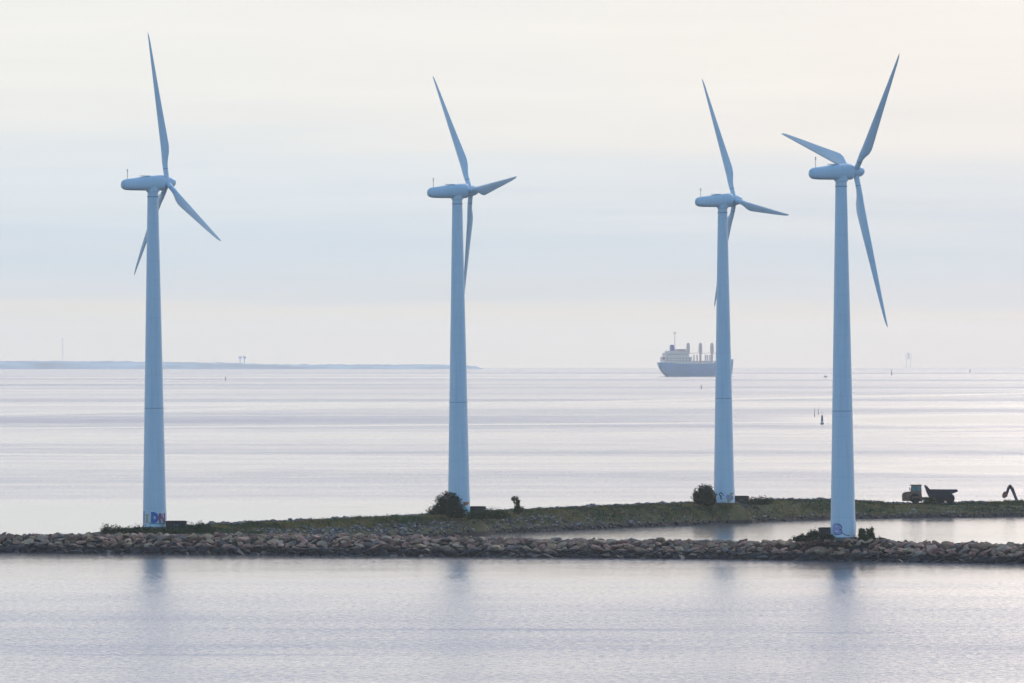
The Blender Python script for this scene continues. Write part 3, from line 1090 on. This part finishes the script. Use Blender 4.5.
def kiosk(label, px0, px1, ytop, d, zb):
    x0, x1 = X(px0, d), X(px1, d)
    wd, h = x1 - x0, Z(ytop, d) - zb
    t = thing('transformer_kiosk', label, 'kiosk', ((x0 + x1) / 2, d, zb), 0, 'dark transformer kiosks beside the turbines')
    MB().box(-wd / 2 + .06, wd / 2 - .06, -1.0, 1.0, 0, h - .14).build('body', KB, t)
    MB().box(-wd / 2, wd / 2, -1.1, 1.1, h - .14, h).box(-wd / 2 + .3, wd / 2 - .3, -.8, .8, h, h + .05).build('roof', KR, t)
    for s in (-1, 1):
        a = s * wd * 0.22
        dr = MB().box(a - wd * .2, a + wd * .2, -1.04, -.99, .12, h - .24).build('door', KD, t)
        g = MB()
        for k in range(4):
            g.box(a - wd * .13, a + wd * .13, -1.06, -1.035, h - .75 + .1 * k, h - .70 + .1 * k)
        g.build('louvre', KR, dr)
        MB().box(a - s * wd * .15 - .03, a - s * wd * .15 + .03, -1.09, -1.035, h * .4, h * .4 + .2).build('handle', STEEL, dr)
    MB().box(-wd / 2 - .1, wd / 2 + .1, -1.0, 1.0, -.6, .003).build('plinth', CONCRETE, t)
    return t


kiosk('dark flat-roofed transformer kiosk right beside the leftmost turbine', 165.5, 187, 521.0, 1292, 2.75)
kiosk('dark flat-roofed transformer kiosk beside the second turbine from left, behind the hedge', 469, 486.2, 506.5, 1381, 3.0)
kiosk('dark flat-roofed transformer kiosk right beside the third turbine from left', 733.8, 749, 496.0, 1478, 3.0)
kiosk('dark flat-roofed transformer kiosk partly behind the rightmost turbine base', 818.2, 836, 527.6, 1219, 2.9)

# ------------------------------------------------------------------ articulated dump truck
OCH = simple('truck_ochre', (0.19, 0.095, 0.06), 0.5, 0.3, 1.5)
DKB = simple('dump_body_steel', (0.012, 0.016, 0.034), 0.6, 0.3)
RUB = simple('tyre_rubber', (0.018, 0.018, 0.02), 0.9)
GLS = simple('cab_glass', (0.05, 0.20, 0.20), 0.15, 0.1, 1, 0, 0.8)
TD = 1530.0
K = TD / F
tz = Z(503.2, TD)


def T(px, y):
    return ((px - 929.0) * K, (503.2 - y) * K)


tr = thing('dump_truck', 'brown articulated dump truck with dark tipping body on the far breakwater', 'dump truck', (X(929, TD), TD, tz))
bn = MB().prism([T(902.4, 501), T(902.2, 494), T(903.8, 492.3), T(910.2, 491.3), T(910.6, 501)], -.75, .75).build('bonnet', OCH, tr)
gl_ = MB()
for k in range(5):
    gl_.box(T(902.2, 0)[0] - .04, T(902.2, 0)[0] + .02, -.55, .55, T(0, 500 - 1.2 * k)[1], T(0, 499.5 - 1.2 * k)[1])
gl_.build('grille', DKB, bn)
for s in (-1, 1):
    MB().box(T(902.3, 0)[0] - .06, T(902.3, 0)[0] + .05, s * .62 - .1, s * .62 + .1, T(0, 497)[1], T(0, 496)[1]).build('headlight', GLS, bn)
cabp = MB().prism([T(910.4, 501.5), T(910.4, 491.5), T(911.6, 491.2), T(911.9, 491), T(921.2, 491), T(922.4, 501.5)], -.85, .85).build('cab', OCH, tr)
MB().prism([T(910.9, 491.0), T(911.9, 485.8), T(920.2, 485.8), T(921.2, 491.0)], -.80, .80).build('window', GLS, cabp)
MB().prism([T(910.2, 485.8), T(910.4, 484.6), T(921.4, 484.6), T(921.6, 485.8)], -.88, .88).build('roof', OCH, cabp)
pil = MB()
for (a, b) in ((910.8, 911.9), (916.2, 916.2), (921.2, 920.6)):
    for s in (-1, 1):
        p0, p1 = T(a, 491.2), T(b, 485.6)
        pil.tube([(p0[0], s * .82, p0[1]), (p1[0], s * .82, p1[1])], .055, 6)
pil.build('pillar', DKB, cabp)
MB().tube([(T(909.5, 0)[0], -.95, T(0, 490)[1]), (T(909.5, 0)[0], -1.05, T(0, 487.4)[1])], .07, 6).build('mirror', DKB, cabp)
MB().tube([(T(919, 0)[0], .3, T(0, 485)[1]), (T(919, 0)[0], .3, T(0, 483)[1])], .03, 6).build('antenna', DKB, cabp)
MB().prism([T(922, 500), T(922, 497.2), T(952, 497.2), T(953, 500)], -.45, .45).build('chassis', DKB, tr)
body = MB()
bp_ = [T(924.3, 485.2), T(926.0, 485.2), T(929.6, 489.2), T(957.2, 489.4), T(957.4, 491.6), T(951.5, 493.8), T(948.5, 497.0), T(929, 497.0), T(926.8, 492.6)]
body.prism(bp_, -1.35, 1.35)
db = body.build('dump_body', DKB, tr)
for px in (931.5, 936, 940.5, 945):
    a, b = T(px, 496.6), T(px, 489.6)
    for s in (-1, 1):
        MB().box(a[0] - .07, a[0] + .07, s * 1.39 - .045, s * 1.39 + .045, a[1], b[1]).build('side_rib', DKB, db)
WR = .86
for px in (915.0, 940.5, 949.5):
    for s in (-1, 1):
        c = T(px, 503.2)
        wh = MB().lathe([(.35, -.30), (WR - .08, -.30), (WR, -.2), (WR, .2), (WR - .08, .30), (.35, .30)], 24, 'Y').build('wheel', RUB, tr, True, 40, loc=(c[0], s * .98, WR + 0.0))
        MB().lathe([(.05, -.22), (.34, -.26), (.34, .26), (.05, .22)], 16, 'Y').build('rim', OCH, wh, True, 40)
for s in (-1, 1):
    MB().prism([T(911.5, 499.2), T(911.5, 497.2), T(913, 496.4), T(918, 496.4), T(919.5, 497.4), T(919.5, 498.2), T(917.4, 497.4), T(913.3, 497.4)], s * .98 - .34, s * .98 + .34).build('mudguard', OCH, tr)

# ------------------------------------------------------------------ small excavator, only its raised arm clears the crest
ED = 1549.0
K2 = ED / F


def E(px, y):
    return Vector((X(px, ED), ED, Z(y, ED)))


EP = simple('excavator_orange', (0.33, 0.10, 0.04), 0.5, 0.2)
EB = simple('excavator_boom', (0.05, 0.045, 0.07), 0.5, 0.2)
ez = far_z(1020, 28.5)
ex = thing('excavator', 'small excavator at the right edge with its bent arm above the crest', 'excavator', (X(1019, ED), ED, ez))
o0 = Vector(ex.location)


def arm(name, pts, rad, mat, par):
    mb = MB()
    for a, b, r0, r1 in pts:
        dv = (b - a).normalized()
        n_ = Vector((-dv.z, 0, dv.x))
        ring = lambda p, r: [p + n_ * r + Vector((0, .2, 0)), p - n_ * r + Vector((0, .2, 0)), p - n_ * r - Vector((0, .2, 0)), p + n_ * r - Vector((0, .2, 0))]
        mb.loft([ring(a, r0), ring(b, r1)])
    return mb.build(name, mat, par)


q = lambda px, y: E(px, y) - o0
boom = arm('boom', [(q(1017.2, 501.5), q(1015.2, 496.5), .26, .24), (q(1015.2, 496.5), q(1011.6, 487.5), .24, .3), (q(1011.6, 487.5), q(1009.0, 486.2), .3, .38)], 1, EB, ex)
MB().tube([q(1016.5, 500) + Vector((0, -.2, 0)), q(1013.2, 491) + Vector((0, -.2, 0))], .05, 6).build('cylinder_ram', STEEL, boom)
stick = arm('stick', [(q(1011.0, 485.8), q(1008.6, 487.4), .28, .3), (q(1008.6, 487.4), q(1005.9, 497.0), .26, .18)], 1, EB, ex)
bk = MB()
bpts = [q(1005.6, 491.2), q(1003.8, 491.6), q(1002.2, 494.6), q(1002.4, 497.2), q(1004.2, 498.6), q(1006.2, 497.0), q(1006.8, 493.2)]
bk.prism([(p.x, p.z) for p in bpts], -.38, .38)
bk.build('bucket', EP, ex)
MB().box(-.2, 1.7, -.75, .75, .62, 1.25).prism([(.5, 1.25), (.6, 1.55), (1.55, 1.5), (1.68, 1.25)], -.7, .7).build('body', EP, ex)
for s in (-1, 1):
    trk = MB().prism([(-.55, .25), (-.4, .02), (1.7, .02), (1.85, .25), (1.7, .5), (-.4, .5)], s * .7 - .18, s * .7 + .18).build('track', RUB, ex)
    MB().lathe([(.05, -.2), (.2, -.2), (.2, .2), (.05, .2)], 14, 'Y', (-.3, s * .7, .26)).lathe([(.05, -.2), (.2, -.2), (.2, .2), (.05, .2)], 14, 'Y', (1.6, s * .7, .26)).build('track_wheel', STEEL, trk)

# ------------------------------------------------------------------ cargo ship
SD = 9500.0
YAW = R(18)
SK = SD / F / math.cos(YAW)
SZ = SD / F


def S(px, y):
    return ((px - 695.5) * SK, (376.2 - y) * SZ)


HULL = simple('ship_hull_blue', (0.01, 0.31, 0.50), 0.5, 0.15, 0.05)
SUP = simple('ship_white', (0.90, 0.72, 0.62), 0.5, 0.06, 0.05)
BOOT = simple('ship_deck_cream', (0.75, 0.66, 0.56), 0.6)
FUN = simple('ship_funnel', (0.08, 0.15, 0.42), 0.5)
CRN = simple('ship_crane', (0.74, 0.56, 0.50), 0.5)
LIFE = simple('lifeboat_orange', (0.55, 0.10, 0.05), 0.5)
WIN = simple('ship_window', (0.05, 0.07, 0.1), 0.2)
sh = thing('cargo_ship', 'blue hulled cargo ship with deck cranes on the horizon, stern to the left', 'ship', (X(695.5, SD), SD, sea(SD) - 0.02), YAW)
rings = []
for px, yt, yb, hb_ in [(658.3, 362.2, 364, 4.6), (659.0, 362.3, 366.0, 5.4), (661, 362.4, 369.8, 6.2), (664, 362.5, 373.5, 6.8), (667, 362.7, 376.2, 7.2), (675, 363, 377.5, 7.6), (690, 363.2, 377.5, 7.6), (710, 363.2, 377.5, 7.6),
                        (720, 363, 377.5, 7.3), (726, 362.6, 377.5, 6.0), (727.2, 360.2, 377.5, 5.6), (730, 359.6, 377.3, 3.2), (732.2, 359.2, 373.5, 1.4), (733.6, 358.8, 363.0, .25)]:
    x, zt = S(px, yt)
    zb = S(px, yb)[1]
    hw = hb_
    rings.append([(x, -hw, zt), (x, -hw * .97, zb + (zt - zb) * .35), (x, -hw * .75, zb), (x, hw * .75, zb), (x, hw * .97, zb + (zt - zb) * .35), (x, hw, zt)])
MB().loft(rings).build('hull', HULL, sh, True, 35)


def sbox(px0, px1, y0, y1, hw, mb=None, yo=0):
    mb = mb or MB()
    return mb.box(S(px0, 0)[0], S(px1, 0)[0], yo - hw, yo + hw, S(0, y1)[1], S(0, y0)[1])


sbox(671.5, 688.5, 361.0, 362.9, 7.0).build('bulwark', BOOT, sh)
hs = sbox(662.0, 690, 356.6, 362.6, 6.4)
sbox(664, 687, 352.8, 356.6, 5.8, hs)
sbox(666, 685.5, 350.6, 352.8, 5.2, hs)
house = hs.build('superstructure', SUP, sh)
br = sbox(674.2, 684.0, 348.9, 350.6, 6.6)
bridge = br.build('bridge', SUP, sh)
for k in range(6):
    sbox(674.8 + 1.5 * k, 675.9 + 1.5 * k, 349.3, 350.1, .06, None, -6.62).build('window', WIN, bridge)
for row, (y0, y1, a, b, yo) in enumerate([(353.6, 354.5, 666, 686, -5.82), (357.6, 358.5, 664, 689, -6.42), (359.8, 360.7, 664, 689, -6.42)]):
    for k in range(8):
        px = a + (b - a) * (k + .5) / 8
        sbox(px - .5, px + .5, y0, y1, .05, None, yo).build('window', WIN, house)
rail = MB()
for (a, b, y, yo) in ((660.6, 674, 352.9, -5.6), (660.6, 674, 356.8, -6.3)):
    rail.tube([(S(a, y)[0], yo, S(a, y)[1]), (S(b, y)[0], yo, S(b, y)[1])], .22, 6)
    for k in range(5):
        px = a + (b - a) * k / 4
        rail.tube([(S(px, y)[0], yo, S(px, y)[1]), (S(px, y)[0], yo, S(px, y + 3.8)[1])], .15, 5)
rail.build('railing', SUP, house)
fb = MB().loft([[(S(px, 0)[0], s_, S(0, y)[1]) for px, s_ in ((670.0, -1.5), (673.6, -1.5), (673.6, 1.5), (670.0, 1.5))] for y in (351, 346)] + [[(S(px, 0)[0], s_, S(0, 344.6)[1]) for px, s_ in ((670.6, -1.2), (673.0, -1.2), (673.0, 1.2), (670.6, 1.2))]])
fun = fb.build('funnel', FUN, sh)
mm = MB().tube([(S(674.6, 0)[0], 0, S(0, 350.7)[1]), (S(674.6, 0)[0], 0, S(0, 331.2)[1])], [.42, .22], 8)
mast_ = mm.build('mast', CRN, sh)
MB().box(S(672.9, 0)[0], S(676.3, 0)[0], -1.0, 1.0, S(0, 333.6)[1], S(0, 333.2)[1]).box(S(673.2, 0)[0], S(675.9, 0)[0], -.2, .2, S(0, 332.6)[1], S(0, 332.1)[1]).build('radar_platform', CRN, mast_)
MB().loft([[(S(660.0, 0)[0], 0, S(0, 358.2)[1] + r) if False else (S(660.2 + 2.6 * u, 0)[0], -6.0 + r * math.cos(a), S(0, 358.2)[1] + r * math.sin(a)) for a in [2 * math.pi * k / 10 for k in range(10)]] for u, r in ((0, .3), (.15, 1.0), (.5, 1.25), (.85, 1.0), (1, .3))]).build('lifeboat', LIFE, sh, True)
for px in (688.0, 700.4, 712.0):
    cr = MB()
    cr.tube([(S(px, 0)[0], 0, S(0, 363)[1]), (S(px, 0)[0], 0, S(0, 352.5)[1])], [1.25, 1.25], 12)
    cr.loft([[(S(px, 0)[0] + a, b, S(0, y)[1]) for a, b in ((-w_, -w_), (w_, -w_), (w_, w_), (-w_, w_))] for y, w_ in ((353, 1.5), (348, 1.6), (344, 1.3), (342.6, .7))])
    cn = cr.build('deck_crane', CRN, sh)
    jb = MB()
    a, b = S(px + 1.2, 353.4), S(px + 10.8, 352.6)
    for yo in (-.7, .7):
        jb.tube([(a[0], yo, a[1]), (b[0], yo, b[1])], .26, 6)
    for k in range(6):
        u = a[0] + (b[0] - a[0]) * k / 5
        jb.tube([(u, -.7, a[1] + (b[1] - a[1]) * k / 5), (u, .7, a[1] + (b[1] - a[1]) * k / 5)], .15, 5)
    jb.build('jib', CRN, cn)
for (a, b) in ((691.5, 698), (703, 709.5), (715, 721)):
    sbox(a, b, 360.6, 363.0, 5.0).build('hatch', BOOT, sh)
for px in (693.0, 696.2, 704.6, 706.6, 709):
    sbox(px - .55, px + .55, 354.8, 361, .8, None, -3).build('vent_post', SUP, sh)
MB().tube([(S(730, 0)[0], 0, S(0, 360)[1]), (S(730, 0)[0], 0, S(0, 352)[1])], .25, 6).build('foremast', CRN, sh)

# ------------------------------------------------------------------ buoys and small craft
B_G = simple('buoy_green', (0.03, 0.16, 0.17), 0.5)
B_B = simple('buoy_blue', (0.02, 0.10, 0.19), 0.5)
B_R = simple('buoy_red', (0.32, 0.04, 0.05), 0.5)
B_K = simple('buoy_black', (0.025, 0.025, 0.035), 0.6)
B_W = simple('buoy_white', (0.75, 0.75, 0.75), 0.5)


def at_sea(px, y):
    d = dist_of_row(y)
    return Vector((X(px, d), d, sea(d, X(px, d)))), d / F


def spar(label, px, y0, y1, wpx, mat, topm=None):
    p, k = at_sea(px, y1)
    h = (y1 - y0) * k
    r = wpx * k / 2
    t = thing('spar_buoy', label, 'buoy', p, 0, 'channel buoys on the open sea')
    MB().lathe([(r * 1.3, -1.0), (r * 1.3, h * .12), (r, h * .2), (r * .8, h * .78), (r * .3, h * .8)], 14).build('spar', mat, t, True, 40)
    MB().lathe([(r * .25, h * .78), (r * .25, h * .84), (r * .75, h * .86), (r * .75, h * .97), (r * .1, h)], 12).build('topmark', topm or mat, t, True, 40)
    return t


p, k = at_sea(822.1, 424.2)
t = thing('light_buoy', 'tall blue buoy with white band on a dark float between turbines', 'buoy', p)
MB().lathe([(.3, -.6), (.68, -.5), (.72, .25), (.6, .38), (.2, .4)], 20).build('float', B_K, t, True, 40)
MB().lathe([(.5, .38), (.46, 1.15), (.1, 1.15)], 16).build('band', B_W, t, True, 40)
MB().lathe([(.44, 1.15), (.36, 2.4), (.30, 3.3), (.1, 3.35)], 16).build('tower', B_B, t, True, 40)
MB().tube([(0, 0, 3.3), (0, 0, 4.4)], .05, 6).lathe([(.05, 4.3), (.14, 4.35), (.14, 4.6), (.03, 4.7)], 10).build('lantern', STEEL, t)
spar('thin dark pole marker, left one of the pair left of the blue buoy', 814.6, 408, 416.6, .55, B_K)
spar('thin dark pole marker, right one of the pair left of the blue buoy', 818.4, 407.5, 414.0, .5, B_K)
spar('small green spar buoy below the cargo ship', 701.3, 384.8, 389.0, .9, B_G)
spar('faint green spar buoy near the horizon right of the rightmost turbine', 891.6, 369.6, 375.2, 1.0, B_G)
spar('faint red spar buoy near the horizon at the far right', 970.0, 368.6, 372.4, 1.1, B_R)
spar('small red spar buoy off the low coast, between the two left turbines', 225.5, 376.0, 380.5, .8, B_R)
p, k = at_sea(825.6, 377.2)
t = thing('motorboat', 'tiny motorboat near the horizon left of the rightmost turbine', 'boat', p)
MB().loft([[(x, -h, .9), (x, -h * .6, -.2), (x, h * .6, -.2), (x, h, .9)] for x, h in ((-1.9, .8), (-.5, .9), (.9, .7), (1.9, .08))]).build('hull', FUN, t)
MB().prism([(-1.0, .9), (-.9, 1.9), (.3, 1.9), (.7, .9)], -.6, .6).build('cabin', B_W, t)

# ------------------------------------------------------------------ low coast far to the left
LD = 15500.0
SHORE = simple('shore_land_hazed', (0.36, 0.47, 0.52), 0.9, 0.3, 0.01)  # distance haze put into the colour: paler and bluer than the land
lv, lf = [], []
pxs = np.arange(-420, 484, 2.0)
rows = [0, 40, 120, 300, 700, 1100]
for px in pxs:
    yt = interp(px, [(-420, 361), (0, 361.4), (140, 362.0), (210, 363.0), (260, 364.6), (330, 364.9), (420, 364.9), (462, 365.2), (476, 366.8), (483, 369.6)])
    for j, off in enumerate(rows):
        d = LD + off
        xx = X(px, LD)
        zs = sea(d, xx)
        ztop = Z(yt, LD) - zs
        f = (0, .55, 1, 1.0, .7, 0)[j]
        z = zs - 1.0 + max(0, f * (ztop + 1.0)) + (f * (1.1 * noise.noise(Vector((xx * .012, j * 3.1, 2))) + 1.9 * noise.noise(Vector((xx * .06, j * 7.7, 4)))) if px < 475 else 0)
        lv.append((xx * d / LD if False else xx, d, z))
n = len(rows)
lf = [(i * n + j, i * n + j + 1, (i + 1) * n + j + 1, (i + 1) * n + j) for i in range(len(pxs) - 1) for j in range(n - 1)]
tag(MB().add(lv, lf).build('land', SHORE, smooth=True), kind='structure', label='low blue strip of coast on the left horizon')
MAST = simple('mast_steel_hazed', (0.80, 0.82, 0.85), 0.6)  # lightened so far masts and platform fade, haze painted into the steel


def land_z(px):
    return Z(interp(px, [(0, 361.4), (140, 362.0), (210, 363.0), (260, 364.6), (480, 365)]), LD) - 2.5


t = thing('radio_mast', 'tall thin radio mast on the low coast at far left', 'mast', (X(58.2, LD), LD + 150, land_z(58)))
h = Z(337.5, LD) - land_z(58)
lat = MB()
for a in (0, 2.094, 4.189):
    lat.tube([(1.3 * math.cos(a), 1.3 * math.sin(a), 0), (.5 * math.cos(a), .5 * math.sin(a), h)], .28, 5)
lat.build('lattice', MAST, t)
MB().tube([(-1.6, 0, h * .72), (1.6, 0, h * .72)], .3, 5).tube([(-1.2, 0, h * .9), (1.2, 0, h * .9)], .3, 5).build('crossbar', MAST, t)
for px, y0, lab in ((28.5, 357.5, 'short pole on the low coast, leftmost of all'), (111, 356.5, 'short pole on the low coast just left of the first turbine'), (196, 356.8, 'short pole on the low coast right of the first turbine'),
                    (212, 356.2, 'slim pole on the low coast left of the water towers'), (250.5, 359.0, 'short pole on the low coast just right of the water towers'), (273.6, 361.0, 'short stubby pole at the right end of the pole row')):
    p0 = land_z(px)
    t = thing('light_pole', lab, 'pole', (X(px, LD), LD + 150, p0), 0, 'poles along the low coast')
    hh = Z(y0, LD) - p0
    MB().tube([(0, 0, 0), (0, 0, hh)], [.5, .3], 6).build('pole', MAST, t)
    MB().box(-.9, .9, -.3, .3, hh, hh + .5).build('lamp_head', MAST, t)
WTW = simple('water_tower_hazed', (0.72, 0.72, 0.82), 0.8)  # pale bluish tone paints extra haze onto the far towers
for px, lab in ((237.5, 'left one of two squat water towers on the low coast'), (241.8, 'right one of two squat water towers on the low coast')):
    p0 = land_z(px)
    ht_ = Z(356.3, LD) - p0
    t = thing('water_tower', lab, 'water tower', (X(px, LD), LD + 150, p0), 0, 'pair of water towers')
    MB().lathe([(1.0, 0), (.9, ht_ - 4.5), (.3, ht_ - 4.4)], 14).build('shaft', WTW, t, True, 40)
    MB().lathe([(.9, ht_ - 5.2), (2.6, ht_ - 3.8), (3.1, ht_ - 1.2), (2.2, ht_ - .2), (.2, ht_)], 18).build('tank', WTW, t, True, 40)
# faint offshore platform beyond the horizon on the right
PD = 25000.0
t = thing('offshore_platform', 'very faint offshore platform on the right horizon', 'platform', (X(908.5, PD), PD, sea(PD)))
zt, zb = Z(352.2, PD) - sea(PD), Z(359, PD) - sea(PD)
dk = MB()
for zz_ in (zb, zb + (zt - zb) * .7):
    for a_ in (-8, -2.7, 2.7, 8):
        dk.box(a_ - .35, a_ + .35, -8, 8, zz_ - .3, zz_ + .3).box(-8, 8, a_ - .35, a_ + .35, zz_ - .33, zz_ + .33)
for a_ in (-8, -2.7, 2.7, 8):
    dk.box(a_ - .3, a_ + .3, -7.7, -7.1, zb, zt - 4).box(a_ - .3, a_ + .3, 7.1, 7.7, zb, zt - 4)
dk.box(-2, 2, -2, 2, zb + 2, zt)
dk.build('deck', MAST, t)
for sx in (-1, 1):
    for sy in (-1, 1):
        MB().tube([(sx * 6.5, sy * 6.5, -2), (sx * 5, sy * 5, zb)], 0.5, 8).build('leg', MAST, t)
